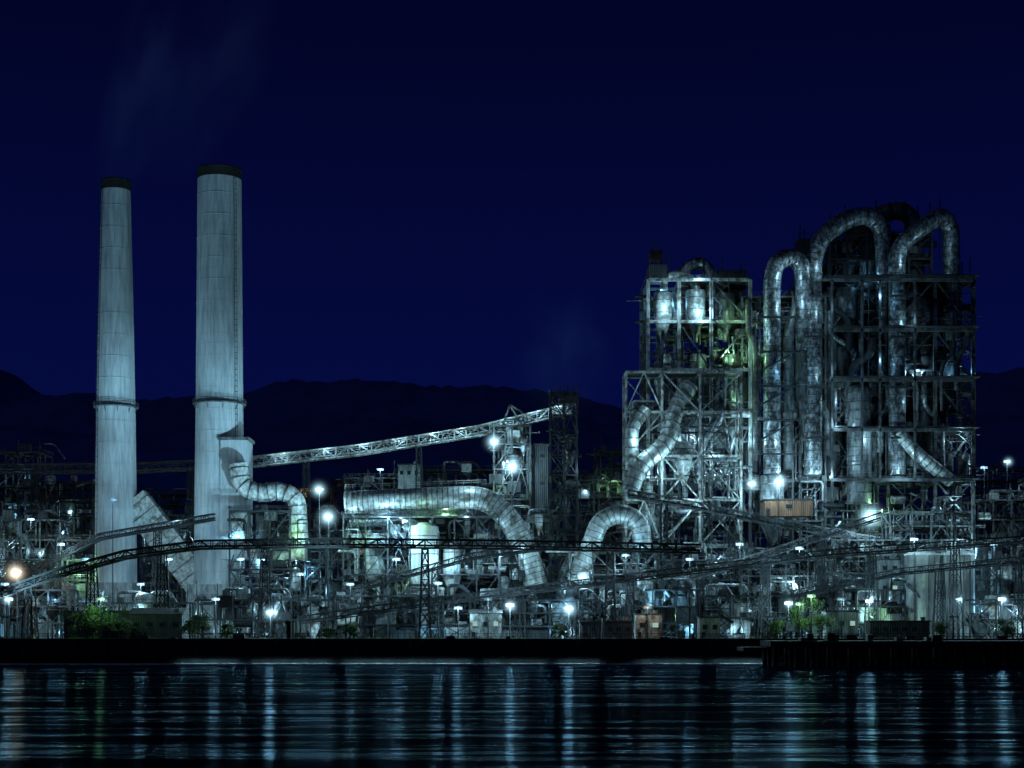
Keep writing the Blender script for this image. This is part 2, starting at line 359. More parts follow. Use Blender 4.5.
slab(c1,P(134,500,DC+1),P(205,590,DC+1),6,8.5,'duct')
for i in range(9):
    a=P(134,500,DC+1).lerp(P(205,590,DC+1),(i+.5)/9); d_=(P(205,590,DC+1)-P(134,500,DC+1)).normalized(); c1.beam(a-d_*.15,a+d_*.15,6.4,'grey',8.9)
c1.box(X(96,DC),X(137,DC),DC-6.6,DC+4,G,Z(583,DC),'side')
c1=c1.done()
c2=chimney(219.5,170,DC,[(25.5,640),(25,560),(24.4,480),(23.4,405),(22.6,300),(21.6,170)],404,1)
c2.box(X(225,DC),X(251,DC),DC-7.4,DC+3,Z(560,DC),Z(443,DC),'conc')
c2.box(X(223,DC),X(253,DC),DC-7.8,DC+3.4,Z(443,DC)+.003,Z(440,DC),'grey')
c2.box(X(192,DC),X(250,DC),DC-8.2,DC-4,G,Z(585,DC),'side')
c2=c2.done()
light(c1,P(150,480,DC-14),1800,.2); light(c2,P(175,520,DC-16),3500,.3)
# ------------------------------------------------------------ ducts
mb=MB('exhaust_duct'); d=460
mb.tube(fillet([P(238,464,d),P(242,488,d),P(262,494,d),P(280,490,d),P(297,498,d),P(300,548,d)],8),9*K*d,'duct',18,2.6,'mid')
mb.tube(fillet([P(262,505,d+4),P(262,550,d+4)],6),6*K*d,'mid',14,3,'grey')
frame(mb,[X(u,d) for u in (232,252,272,292)],[d-4,d+9],[G,Z(600,d),Z(570,d),Z(540,d),Z(512,d)],'dark',.45,.3,.9)
mb.box(X(262,d),X(306,d),d-3.5,d+3.5,Z(560,d),Z(548,d),'lite')
clutter(mb,X(232,d),X(305,d),d-4,d+9,G,Z(520,d),60); ob=mb.done(); minor(ob,X(236,d),X(305,d),d-5,d+4,[Z(600,d),Z(570,d),Z(545,d)],7)

mb=MB('gas_duct'); d=452
mb.tube(fillet([P(345,503,d),P(400,500,d),P(484,497,d),P(510,518,d),P(528,555,d),P(536,585,d)],12),11.5*K*d,'duct',22,1.5,'grey',1.04)
mb.tube(fillet([P(350,520,d+8),P(430,516,d+8),P(462,512,d+8),P(478,535,d+8),P(482,585,d+8)],9),8*K*d,'pipe',16,2.5,'grey')
frame(mb,[X(u,d) for u in range(345,500,22)],[d-4.5,d+9],[G,Z(605,d),Z(575,d),Z(548,d),Z(518,d)],'mid',.4,.3,.6,rail=.6)
mb.rail(P(345,489,d),P(486,484,d),'lite',1.2,2); mb.rail(P(497,491,d),P(548,575,d),'lite',1.2,2)
mb.rail(P(345,518,d-4.5),P(486,514,d-4.5),'mid',1.2,2)
vessel(mb,X(424,d),d-2,Z(603,d),Z(525,d),15*K*d,'silo','hop',22)
vessel(mb,X(452,d),d-1,Z(596,d),Z(545,d),9*K*d,'silo','hop',18); vessel(mb,X(375,d),d+1,Z(590,d),Z(535,d),10*K*d,'duct','hop',18)
clutter(mb,X(345,d),X(540,d),d-1,d+9,G,Z(520,d),170); ob=mb.done(); minor(ob,X(350,d),X(500,d),d-6,d+3,[Z(600,d),Z(575,d),Z(550,d),Z(525,d)],13,(300,2000),'wwwcwwg')
light(ob,P(400,530,d-9),4500,.35); light(ob,P(470,470,d-5),3500,.35); light(ob,P(446,560,d-9),5000,.35); light(ob,P(500,560,d-8),2500,.3)

mb=MB('cooler_duct'); d=450
mb.tube(fillet([P(574,582,d),P(590,548,d),P(600,520,d),P(622,512,d),P(640,522,d),P(643,550,d)],7),9.5*K*d,'duct',20,1.8,'grey',1.05)
mb.tube(fillet([P(560,600,d+4),P(566,560,d+4),P(600,548,d+4)],6),5*K*d,'pipe',14,2.5,'grey')
frame(mb,[X(u,d) for u in (570,592,614,636,655)],[d-4,d+11],[G,Z(600,d),Z(575,d),Z(552,d)],'mid',.4,.3,.7)
clutter(mb,X(565,d),X(655,d),d-3,d+10,G,Z(552,d),80); ob=mb.done(); minor(ob,X(570,d),X(655,d),d-5,d+3,[Z(600,d),Z(575,d),Z(552,d)],7,(300,1500))

# ------------------------------------------------------------ conveyors
def gallery(name,pts,w,h,mat,clad,bay=4,trest=24,tm='dark',ground=G,rail=True,tw=3.0,cw=.3):
    mb=MB(name)
    for a,b in zip(pts[:-1],pts[1:]):
        L=(b-a).length; n=max(1,round(L/bay)); Y=Vector((0,w/2,0)); U=Vector((0,0,h))
        for sy in (-1,1):
            mb.beam(a+Y*sy,b+Y*sy,cw,mat); mb.beam(a+Y*sy+U,b+Y*sy+U,cw,mat)
            for i in range(n):
                p=a.lerp(b,i/n)+Y*sy; q=a.lerp(b,(i+1)/n)+Y*sy
                mb.beam(p,p+U,cw*.6,mat)
                if i%2: mb.beam(p,q+U,cw*.55,mat)
                else: mb.beam(p+U,q,cw*.55,mat)
        mb.beam(a+Vector((0,0,h*.3)),b+Vector((0,0,h*.3)),w*.7,clad,.5)
        if clad=='side' or clad=='roof': mb.beam(a+U*1.08,b+U*1.08,w*1.1,'roof',.18)
        if rail: mb.rail(a+Y*-1.15+U*.35,b+Y*-1.15+U*.35,mat)
        m=max(1,int(L/trest))
        for i in range(m):
            q=a.lerp(b,(i+.5)/m)
            if q.z-ground<3: continue
            for s in (-1,1):
                mb.beam((q.x-tw/2,q.y+s*w*.9,ground),(q.x-tw/4,q.y+s*w*.5,q.z),.3,tm); mb.beam((q.x+tw/2,q.y+s*w*.9,ground),(q.x+tw/4,q.y+s*w*.5,q.z),.3,tm)
                z=ground
                while z<q.z-3:
                    t0=(z-ground)/(q.z-ground); t1=min(1,(z+4-ground)/(q.z-ground)); wa=tw/2-tw/4*t0; wb=tw/2-tw/4*t1
                    ya=q.y+s*w*(.9-.4*t0); yb=q.y+s*w*(.9-.4*t1); z1=min(z+4,q.z)
                    mb.beam((q.x-wa,ya,z),(q.x+wb,yb,z1),.16,tm); mb.beam((q.x+wa,ya,z),(q.x-wb,yb,z1),.16,tm); mb.beam((q.x-wb,yb,z1),(q.x+wb,yb,z1),.18,tm); z+=4
    return mb
d=505
mb=gallery('conveyor_gallery',[P(-60,474,d),P(130,473,d),P(252,467,d)],3,2.8,'mid','roof',4,34); mb.done()
mb=gallery('conveyor_gallery',[P(252.5,467,d),P(360,455,d),P(478,436,d),P(572,413,d)],3.2,3.0,'lite','side',3.6,34,cw=.42); ob=mb.done()
for u,v in ((280,461),(325,456),(362,451),(398,446),(432,440),(460,435),(535,417),(504,427),(560,411)): light(ob,P(u,v-7,d-4.5),1300,.16)
d=424
mb=gallery('belt_conveyor',[P(-70,622,d),P(0,598,d),P(60,577,d),P(125,559,d),P(200,549,d),P(330,547,d),P(520,549,d),P(700,553,d)],3,2.2,'cap','cap',3.2,26,'cap',cw=.4); ob=mb.done()
for u in (60,180,290,400,520,620): light(ob,P(u,590,d+5),1100,.18)
d=430
mb=gallery('belt_conveyor',[P(300,624,d),P(420,607,d),P(560,590,d),P(700,573,d),P(830,557,d),P(1080,540,d)],3,2,'dark','dark',3.2,20); ob=mb.done()
for u,v in ((480,592),(640,575),(760,560),(860,548),(960,540)): light(ob,P(u,v-1,d+3),1000,.18)
d=458
gallery('belt_conveyor',[P(628,497,d),P(700,510,d),P(765,524,d),P(880,545,d)],2.6,2,'grey','dark',3,24).done()
d=446
gallery('belt_conveyor',[P(640,596,d),P(760,560,d),P(880,520,d)],2.6,2,'mid','roof',3,20).done()
d=440
gallery('belt_conveyor',[P(330,600,d),P(470,560,d),P(560,548,d)],2.4,1.8,'dark','dark',3,20).done()
gallery('belt_conveyor',[P(10,585,455),P(100,540,455),P(215,520,455)],2.4,1.8,'dark','dark',3,20).done()
gallery('belt_conveyor',[P(780,600,436),P(900,575,436),P(1060,560,436)],2.4,1.8,'dark','dark',3,20).done()

mb=MB('transfer_tower'); d=500
xs=[X(u,d) for u in (494,512,530)]
frame(mb,xs,[d-3,d+3,d+9],[G,Z(590,d),Z(545,d),Z(500,d),Z(470,d),Z(445,d),Z(427,d)],'mid',.5,.35,.8)
mb.box(X(506,d),X(523,d),d-2,d+6,Z(445,d),Z(428,d),'side')
for a,b_ in (((500,432),(510,405)),((523,428),(510,405)),((505,420),(520,418)),((510,405),(522,412)),((522,412),(526,430))): mb.beam(P(*a,d),P(*b_,d),.5,'lite')
clutter(mb,xs[0],xs[-1],d-3,d+8,Z(590,d),Z(432,d),60); ob=mb.done(); minor(ob,xs[0],xs[-1],d-4,d+6,[Z(545,d),Z(500,d),Z(470,d)],5)
mb=MB('lattice_tower'); d=470
zs=[G]+[Z(v,d) for v in range(615,394,-20)]+[Z(392,d)]
frame(mb,[X(551,d),X(564,d),X(577,d)],[d,d+7],zs,'dark',.5,.3,1,fp=.5)
mb.box(X(559,d),X(579,d),d+.5,d+6,Z(403,d),Z(396,d),'sidd'); mb.beam(P(567,392,d),P(567,384,d),.25,'dark'); mb.beam(P(560,392,d),P(560,380,d),.18,'dark'); mb.beam(P(573,392,d),P(573,386,d),.18,'dark')
stairs(mb,X(552,d),X(562,d),d-1.5,G,Z(400,d),'dark'); clutter(mb,X(552,d),X(577,d),d+1,d+6,G,Z(430,d),44,('dark','mid','dark'))
ob=mb.done(); minor(ob,X(552,d),X(577,d),d-2,d+5,[zs[i] for i in (2,4,6,8)],5,(120,350))

# ------------------------------------------------------------ preheater towers
d=480
mb=MB('preheater_tower')
xs=[X(u,d) for u in (648,679,711,750)]; V=(560,520,480,428,370,322,280)
zs=[G]+[Z(v,d) for v in V]
frame(mb,xs,[d,d+13,d+26],zs,'mid',.9,.55,.7,bw=.4)
for i in (0,1,2,3):
    mb.beam((xs[i],d-.5,Z(480,d)),(xs[i],d-.5,Z(280,d)),1.0,'lite')
for v in (370,322,280): mb.beam((xs[0],d-.52,Z(v,d)),(xs[-1],d-.52,Z(v,d)),.6,'lite',.9)
for u,va,vb_,r,y,m in ((664,345,290,9,4,'duct'),(682,345,286,8,9,'pipe'),(697,340,288,10,4,'duct'),(728,338,290,10,6,'vess'),(665,415,352,9,6,'pipe'),(700,410,350,10,9,'vess'),(733,412,352,9,5,'mid'),(690,470,400,10,5,'vess'),(725,470,400,9,10,'mid')):
    vessel(mb,X(u,d),d+y,Z(va,d),Z(vb_,d),r*K*d,m,'cyc',22)
mb.tube(fillet([P(682,286,d+8),P(684,268,d+8),P(700,262,d+8),P(710,270,d+8),P(712,300,d+8)],5),1.8,'pipe',16,2.5,'grey')
mb.tube(fillet([P(664,290,d+5),P(664,278,d+5),P(676,273,d+5),P(692,278,d+5),P(697,290,d+5)],4),1.2,'duct',14)
mb.box(X(650,d),X(668,d),d+3,d+12,Z(276,d),Z(262,d),'sidd'); mb.box(X(716,d),X(748,d),d+3,d+18,Z(279,d),Z(268,d),'sidd')
mb.rail(P(649,262,d+3),P(669,262,d+3),'dark')
for u,v in ((652,244),(656,240),(661,246),(668,250),(703,254),(722,260),(741,262)): mb.beam(P(u,280,d+4),P(u,v,d+4),.35,'dark')
mb.box(X(651,d),X(664,d),d+4,d+9,Z(256,d),Z(247,d),'dark')
clutter(mb,xs[0],xs[-1],d+3,d+24,Z(480,d),Z(290,d),230,('pipe','grey','vess','dark','dark','mid','dark')); clutter(mb,xs[0],xs[-1],d-1,d+24,G,Z(480,d),110)
stairs(mb,X(713,d),X(725,d),d-2,Z(480,d),Z(282,d),'mid')
for i in range(8):
    u=R.uniform(650,748); mb.tube(fillet([P(u,R.uniform(330,380),d+R.uniform(1,6)),P(u+R.uniform(-12,12),R.uniform(400,430),d+3),P(u+R.uniform(-8,8),490,d+3)],3),R.uniform(.4,.9),R.choice(('pipe','mid')),10,4,'grey')
ob=mb.done()
T=2.4
for u,v,y,p,c in ((668,306,-3,1700,'w'),(704,312,-3,1700,'w'),(735,312,-3,400,'g'),(726,352,-2,1900,'g'),(730,400,-2,400,'g'),(660,364,4,400,'w'),(690,362,10,1000,'w'),(660,300,10,900,'c'),(740,440,-2,1200,'w'),(690,440,-3,1300,'w'),(655,472,-2,1200,'w'),(715,475,-3,1200,'w'),(700,278,-3,400,'w')):
    light(ob,P(u,v,d+y),p*T,.26,c)
mb=MB('cyclone_support_structure'); d=466
xs=[X(u,d) for u in (626,662,700,741)]
frame(mb,xs,[d,d+10],[G,Z(590,d),Z(545,d),Z(500,d),Z(456,d),Z(412,d),Z(372,d)],'lite',.7,.5,1,bw=.36,rail=False)
mb.tube(fillet([P(630,492,d-3),P(640,463,d-3),P(668,445,d-2),P(672,415,d+2),P(690,385,d+4)],8),2.6,'duct',18,2.6,'grey')
mb.tube(fillet([P(632,470,d-2),P(632,425,d-2),P(646,410,d)],5),1.9,'duct',16,2.6,'grey')
mb.tube(fillet([P(700,500,d+5),P(700,440,d+5),P(720,420,d+5),P(722,375,d+5)],5),1.6,'pipe',14,2.6,'grey')
vessel(mb,X(686,d),d+5,Z(490,d),Z(440,d),2.6,'duct','cyc'); vessel(mb,X(650,d),d+5,Z(540,d),Z(490,d),3,'vess','dome')
clutter(mb,xs[0],xs[-1],d+1,d+9,G,Z(400,d),120); stairs(mb,X(705,d),X(720,d),d-1.8,G,Z(372,d),'mid')
ob=mb.done()
for u,v,p in ((640,440,900),(672,470,1500),(655,395,350),(715,450,700),(690,505,1400),(640,520,1100),(720,560,1100),(660,580,1100)): light(ob,P(u,v,d-6 if u<680 else d-3),p*T,.26)

d=478
mb=MB('kiln_riser_duct')
xs=[X(u,d) for u in (744,762,795,828)]
frame(mb,xs,[d+4,d+12,d+26],[G]+[Z(v,d) for v in (560,520,480,440,400,360,320,294)],'mid',.6,.4,.5,bw=.3)
k=K*d
mb.tube(fillet([P(772,474,d-2),P(772,280,d-2),P(776,262,d-2),P(790,256,d),P(802,264,d),P(804,290,d),P(804,350,d+3)],5),8.6*k,'pipe',24,2.8,'mid',1.06)
mb.tube(fillet([P(788,470,d+5),P(788,330,d+5),P(798,300,d+5)],5),5*k,'vess',18,3.2,'grey')
mb.tube(fillet([P(756,460,d+1),P(756,350,d+1),P(748,330,d+1),P(748,300,d+1)],5),3.2*k,'mid',14,3.2,'grey')
vessel(mb,X(772,d),d,Z(545,d),Z(474,d),12*k,'vess','hop'); vessel(mb,X(806,d),d+3,Z(440,d),Z(350,d),9*k,'mid','cyc',22)
mb.box(X(745,d),X(761,d),d+7,d+20,Z(470,d),Z(360,d),'sidd'); mb.box(X(746,d),X(760,d),d+7,d+14,Z(320,d),Z(306,d),'side')
for v in (455,421,388,354,320): mb.rail(P(758,v,d-5),P(796,v,d-5),'mid'); mb.box(X(757,d),X(797,d),d-5.4,d-4.7,Z(v+1.6,d),Z(v,d),'dark')
for v in (440,405,371): mb.beam(P(760,v,d-5),P(790,v-16,d-5),.5,'dark')
clutter(mb,xs[0],xs[-1],d+3,d+24,G,Z(300,d),240,('pipe','grey','vess','dark','mid','dark','lite')); ob=mb.done()
for u,v,y,p,c in ((757,420,-7,450,'w'),(788,440,-8,800,'w'),(757,330,-7,400,'w'),(794,300,-7,900,'w'),(788,370,-7,300,'c'),(800,470,-6,1500,'w'),(752,350,3,400,'g'),(790,272,-7,500,'w'),(765,492,-8,1500,'w'),(820,500,-6,1300,'w')): light(ob,P(u,v,d+y),p*T,.24,c)

d=484; k=K*d
mb=MB('preheater_tower')
xs=[X(u,d) for u in (800,832,862,888,935,973)]; VV=(570,525,480,430,380,330,280)
zs=[G]+[Z(v,d) for v in VV]
frame(mb,xs,[d,d+14,d+28],zs,'mid',.85,.55,.35,bw=.38,fp=.9)
zs2=[Z(v,d) for v in (480,455,430,405,380,355,330,305,284)]
frame(mb,[X(u,d) for u in (815,845,875,900,918,950)],[d+7,d+20],zs2,'dark',.4,.3,.5,bw=.25,fp=.5)
for a,b_ in (((888,380),(935,330)),((935,380),(973,430)),((935,330),(973,380)),((973,330),(935,280)),((888,430),(935,480)),((935,480),(973,430)),((888,330),(935,280)),((888,525),(935,480)),((973,525),(935,480)),((832,330),(862,280)),((832,430),(862,380))):
    mb.beam(P(*a,d-.6),P(*b_,d-.6),.55,'grey')
for u in (935,973): mb.beam(P(u,640,d-.7),P(u,280,d-.7),1.0,'grey')
for v in (280,330,380,430,480): mb.beam(P(830,v,d-8.3),P(973,v,d-8.3),.6,'mid',.9); mb.box(X(830,d),X(973,d),d-8,d-.9,Z(v,d)-.2,Z(v,d),'dark'); mb.rail(P(830,v,d-8.3),P(973,v,d-8.3),'mid')
for u in (832,862,880,915): mb.beam(P(u,480,d-8.3),P(u,280,d-8.3),.6,'mid')
frame(mb,[X(u,d) for u in (832,850,870,888,912,935)],[d+4,d+16,d+24],[Z(280,d),Z(256,d),Z(232,d)],'dark',.6,.4,.8,bw=.3)
mb.tube(fillet([P(813,475,d-4),P(813,258,d-4),P(822,236,d-3),P(848,218,d-1),P(870,215,d+1),P(882,228,d+2),P(885,262,d+3),P(885,330,d+4)],7),8.8*k,'pipe',24,2.8,'mid',1.06)
mb.tube(fillet([P(897,475,d-4),P(897,256,d-4),P(903,242,d-4),P(926,224,d-2),P(943,215,d),P(951,228,d+2),P(952,285,d+3),P(952,340,d+4)],5),8.4*k,'pipe',24,2.8,'mid',1.06)
mb.tube(fillet([P(868,330,d+10),P(868,228,d+10),P(880,214,d+10),P(903,210,d+10),P(914,222,d+10),P(916,320,d+10)],6),9*k,'mid',20,3.2,'dark',1.08)
mb.tube(fillet([P(846,330,d+12),P(846,245,d+12),P(862,225,d+12),P(885,235,d+12)],6),8*k,'dark',18,3,'grey')
mb.tube(fillet([P(874,480,d+3),P(874,350,d+3)],6),6*k,'mid',16,3,'grey'); mb.tube(fillet([P(832,475,d+2),P(832,300,d+2)],6),5*k,'vess',16,3,'grey'); mb.tube(fillet([P(925,470,d+5),P(925,300,d+5)],6),7*k,'mid',16,3,'dark')
for i in range(20):
    u=R.uniform(806,966); va=R.uniform(340,480); vb_=va-R.uniform(40,130); du=R.choice((-1,1))*R.uniform(8,26); vb_=max(vb_,288)
    u2=min(968,max(806,u+du)); dd=d+R.uniform(-3,4)
    mb.tube(fillet([P(u,va,dd),P(u,(va+vb_)/2,dd),P(u2,(va+vb_)/2-14,dd),P(u2,vb_,dd)],3),R.uniform(1.6,4.2)*k,R.choice(('mid','vess','dark','mid','pipe')),12,3,'dark')
for u,va,vb_,r,y,m in ((848,345,286,14,5,'vess'),(872,345,288,11,10,'mid'),(917,350,284,14,6,'vess'),(957,345,286,11,8,'mid'),(846,385,340,13,5,'mid'),(918,420,352,13,7,'mid'),(952,425,350,11,10,'vess'),(917,480,420,13,6,'vess'),(836,480,430,10,5,'pipe')):
    vessel(mb,X(u,d),d+y,Z(va,d),Z(vb_,d),r*k,m,'cyc',22)
vessel(mb,X(857,d),d-3,Z(505,d),Z(386,d),12*k,'vess','dome',26)
for v in range(395,500,9): mb.ring(Vector((X(857,d),d-3,Z(v,d))),Vector((0,0,1)),12.6*k,.3,'grey',26)
mb.tube(fillet([P(898,432,d-6),P(915,452,d-6),P(952,482,d-6)],6),6.5*k,'duct',16,2.0,'mid')
mb.box(X(800,d),X(812,d),d+3,d+9,Z(262,d),Z(236,d),'dark'); mb.rail(P(798,236,d+3),P(830,238,d+3),'dark')
for u,v in ((800,226),(804,230),(830,214),(836,222),(876,200),(905,200),(930,203),(940,199),(962,262),(970,258),(845,205),(890,202),(918,205)): mb.beam(P(u,285,d+6),P(u,v,d+6),.35,'dark')
for u in (840,858,896,924): mb.rail(P(u-8,236,d+4),P(u+10,236,d+4),'mid'); mb.box(X(u-6,d),X(u+4,d),d+5,d+12,Z(236,d),Z(R.uniform(222,230),d),'dark')
for v in (300,340,390,440):
    for u in (813,897): mb.rail(P(u-12,v,d-7.5),P(u+12,v,d-7.5),'mid'); mb.box(X(u-12,d),X(u+12,d),d-7.8,d-6.9,Z(v+1.6,d),Z(v,d),'dark')
mb.box(X(925,d),X(972,d),d+4,d+20,Z(279,d)+.2,Z(274,d),'dark')
clutter(mb,xs[0],xs[-1],d+1,d+26,Z(480,d),Z(285,d),480,('dark','grey','vess','dark','dark','mid','pipe')); clutter(mb,X(830,d),X(935,d),d+4,d+22,Z(282,d),Z(236,d),60,('dark','dark','mid')); clutter(mb,xs[0],xs[-1],d-6,d+24,G,Z(480,d),200)
stairs(mb,X(957,d),X(970,d),d-2,Z(480,d),Z(282,d),'mid'); stairs(mb,X(869,d),X(881,d),d-2,Z(480,d),Z(282,d),'mid')
ob=mb.done()
for u,v,y,p,c in ((828,262,-10,380,'w'),(826,308,-10,300,'w'),(828,372,-10,250,'w'),(838,424,-9,1000,'w'),(874,440,-9,800,'w'),(880,360,-9,300,'c'),(880,296,-9,350,'c'),(912,256,-11,420,'w'),(912,320,-9,250,'w'),(918,400,-6,350,'w'),(935,470,-6,1500,'w'),(905,470,-12,1500,'w'),(830,475,-9,1500,'w'),(960,440,-2,600,'w'),(960,372,4,350,'c'),(945,322,4,450,'w'),(850,330,0,600,'w'),(900,370,4,400,'c'),(860,275,4,450,'c'),(945,240,-8,200,'w'),(960,500,-4,1000,'w'),(880,510,-4,900,'g'),(918,372,1,500,'w'),(846,400,1,500,'w')):
    light(ob,P(u,v,d+y),p*T,.24,c)

# ------------------------------------------------------------ process units
U=unit; DK=('dark','mid','dark','cap','mid','cap')
U('process_unit',-60,-5,500,500,18,lights=3); U('process_unit',-2,38,452,520,16,'grey',1.3,5); U('process_unit',42,92,482,515,16,'dark',1.3,5,cols='wcgw')
U('process_unit',0,60,520,480,14,'grey',1.2,6); U('process_unit',62,100,540,470,12,'lite',1.2,4,cols='wcg')
U('pipe_rack',-60,70,590,440,8,'dark',.8,4,cm=DK); U('pipe_rack',75,190,603,438,8,'dark',.9,6,cols='gwgw',cm=DK)
U('process_unit',142,196,515,525,14,'mid',1.2,5); U('process_unit',255,345,515,520,14,'dark',1.2,4)
U('process_unit',305,350,540,480,12,'grey',1.2,5)
U('process_unit',345,420,478,525,16,'grey',1,4); U('process_unit',420,495,470,530,16,'dark',1.2,4)
U('process_unit',500,550,520,485,12,'grey',1.3,4); U('process_unit',578,626,480,510,16,'grey',1.2,4)
U('process_unit',596,628,452,530,12,'dark',1.2,3)
U('pipe_rack',195,330,600,436,9,'dark',.8,6,cm=DK); U('pipe_rack',335,470,596,436,9,'dark',.9,6,cm=DK,body=(.3,.45,.7)); U('pipe_rack',475,600,600,438,9,'dark',.9,6,cm=DK)
U('pipe_rack',605,700,590,440,9,'mid',.9,5); U('process_unit',655,740,560,452,11,'mid',1.2,5)
U('process_unit',742,830,560,450,11,'grey',1.2,6); U('pipe_rack',705,830,596,436,9,'dark',.9,6,cols='wwgc',cm=DK)
U('process_unit',832,900,540,456,14,'grey',1.3,5); U('pipe_rack',832,905,590,438,9,'dark',.9,5,cols='wgw',cm=DK)
U('process_unit',975,1030,500,500,16,'grey',1.2,5); U('process_unit',1035,1110,480,505,16,'grey',1.2,4)
U('process_unit',975,1060,560,450,12,'mid',1.2,5); U('process_unit',890,972,512,470,10,'lite',1.2,5,(400,1500))
U('pipe_rack',970,1100,600,438,9,'dark',.9,5,cm=DK)
U('process_unit',520,560,478,540,12,'grey',1.2,3)
for i,(u0,u1,vt) in enumerate(((-80,20,478),(30,100,488),(140,195,494),(255,330,488),(330,480,480),(570,650,476),(975,1080,468))):
    U('distant_works',u0,u1,vt,R.uniform(700,860),20,'dark',.6,7,(600,2000),'wwwyoc')

# ------------------------------------------------------------ silos and buildings
def silo(uc,r,vt,d,mat='silo'):
    mb=MB('storage_silo'); x=X(uc,d); rr=r*K*d; zt=Z(vt,d)
    mb.lathe(x,d,[(rr,G),(rr,zt),(rr*1.03,zt+.01),(rr*1.03,zt+.5),(rr*.3,zt+1.8),(.04,zt+1.9)],mat,36)
    for i in range(20):
        a=2*math.pi*i/20; mb.beam((x+rr*1.01*math.cos(a),d+rr*1.01*math.sin(a),zt+.5),(x+rr*1.01*math.cos(a),d+rr*1.01*math.sin(a),zt+1.6),.1,'grey')
        a2=2*math.pi*(i+1)/20; mb.beam((x+rr*1.01*math.cos(a),d+rr*1.01*math.sin(a),zt+1.6),(x+rr*1.01*math.cos(a2),d+rr*1.01*math.sin(a2),zt+1.6),.1,'grey')
    for s in (-.6,.1,.5): 
        px=x+rr*s; py=d-math.sqrt(max(0,rr*rr-(rr*s)**2))-.4; mb.beam((px,py,G),(px,py,zt),.22,'grey')
    return mb.done()
silo(922,17,556,445); silo(957,17,556,446); silo(990,14,548,462,'vess'); silo(505,9,560,462,'vess')
def house(name,u0,u1,vt,d,dep,mat,wins=3,rows=1,base=G,lit=.3,gable=False):
    mb=MB(name); x0,x1=X(u0,d),X(u1,d); zt=Z(vt,d)
    mb.box(x0,x1,d,d+dep,base,zt,mat)
    if gable:
        zr=zt+(x1-x0)*.12; ym=d+dep/2
        mb.add([(x0-.4,d-.4,zt),(x1+.4,d-.4,zt),(x1+.4,ym,zr),(x0-.4,ym,zr),(x0-.4,d+dep+.4,zt),(x1+.4,d+dep+.4,zt)],[(0,1,2,3),(3,2,5,4),(0,3,4),(1,5,2)],'roof')
    else: mb.box(x0-.25,x1+.25,d-.25,d+dep+.25,zt+.003,zt+.4,'roof')
    H=(zt-base)/rows
    for r in range(rows):
        for i in range(wins):
            cx=x0+(x1-x0)*(i+.5)/wins; w=(x1-x0)/wins*.22; w=min(w,.9); zc=base+H*(r+.6); hh=min(H*.18,.6)
            mb.box(cx-w,cx+w,d-.06,d-.003,zc-hh,zc+hh,'winl' if R.random()<lit else 'glas')
            mb.box(cx-w-.08,cx+w+.08,d-.16,d-.061,zc-hh-.12,zc-hh-.02,'grey')
    mb.box(x0+.4,x0+1.4,d-.08,d-.002,base,base+2.2,'dark')
    mb.box(x1-2.2,x1-1,d+1,d+2.5,zt+.41,zt+1.3,'grey')
    return mb.done()
house('pump_house',470,501,613,420,7,'lite',3,1,gable=True); house('pump_house',636,662,615,420,6,'lite',2,1)
house('substation_building',826,858,612,420,7,'side',3,1,lit=.4); house('substation_building',700,720,618,421,6,'side',2)
house('warehouse',64,130,612,418,8,'sidd',5,1,lit=.1); house('warehouse',130,182,614,416,8,'sidd',4,1,lit=0,gable=True)
house('warehouse',-60,40,606,450,14,'side',6,1,lit=.3,gable=True); house('brown_mill_building',765,813,500,466,7,'sidb',1,1,base=Z(516,466),lit=0)
house('mill_building',396,452,530,466,14,'side',4,4,lit=.15); house('mill_building',526,548,445,498,10,'sidd',2,7,lit=.1)
house('control_building',398,420,465,520,9,'side',3,9,lit=.2); house('mill_building',880,900,560,446,8,'side',2,4,lit=.2)
house('container_store',580,632,622,418,5,'sidd',6,1,lit=.1); house('container_store',870,930,622,416,5,'sidd',6,1,lit=.1)

# ------------------------------------------------------------ vegetation
def tree(u,d,h,r,seed):
    rr=random.Random(seed); mb=MB('tree'); x=X(u,d); z=G
    mb.lathe(x,d,[(.28,z),(.2,z+h*.3),(.12,z+h*.65)],'wood',8)
    cl=[]
    for i in range(11):
        a=rr.uniform(0,6.28); q=Vector((x+math.cos(a)*r*rr.uniform(.2,.85),d+math.sin(a)*r*rr.uniform(.2,.85),z+h*rr.uniform(.35,1)))
        mb.beam((x,d,z+h*rr.uniform(.2,.5)),q,.1,'wood'); cl.append((q,r*rr.uniform(.25,.5)))
    vs=[];fs=[]
    for q,cr in cl:
        for i in range(130):
            v=Vector((rr.gauss(0,1),rr.gauss(0,1),rr.gauss(0,.8)))*cr*.6; c=q+v
            if c.z<z+.3: continue
            s=rr.uniform(.14,.3); a=Vector((rr.uniform(-1,1),rr.uniform(-1,1),rr.uniform(-1,1))).normalized(); b_=a.orthogonal().normalized()
            n=len(vs); vs+= [c-a*s,c+b_*s*.6,c+a*s,c-b_*s*.6]; fs.append((n,n+1,n+2,n+3))
    mb.add(vs,fs,'leaf'); mb.done()
for i,(u,h,r) in enumerate(((84,7,3),(97,8.5,3.4),(110,6.5,2.8),(121,5,2.4),(190,5,2.5),(203,6,2.6),(228,4,2),(798,8.5,3.2),(810,10,3.6),(822,7,2.8),(775,4.5,2.2),(560,4,2),(330,3.5,2),(350,4,2.1),(1005,5,2.6),(940,4,2.2))):
    tree(u,411+R.uniform(-2,2),h,r,100+i)
mb=MB('shrubs'); vs=[];fs=[]
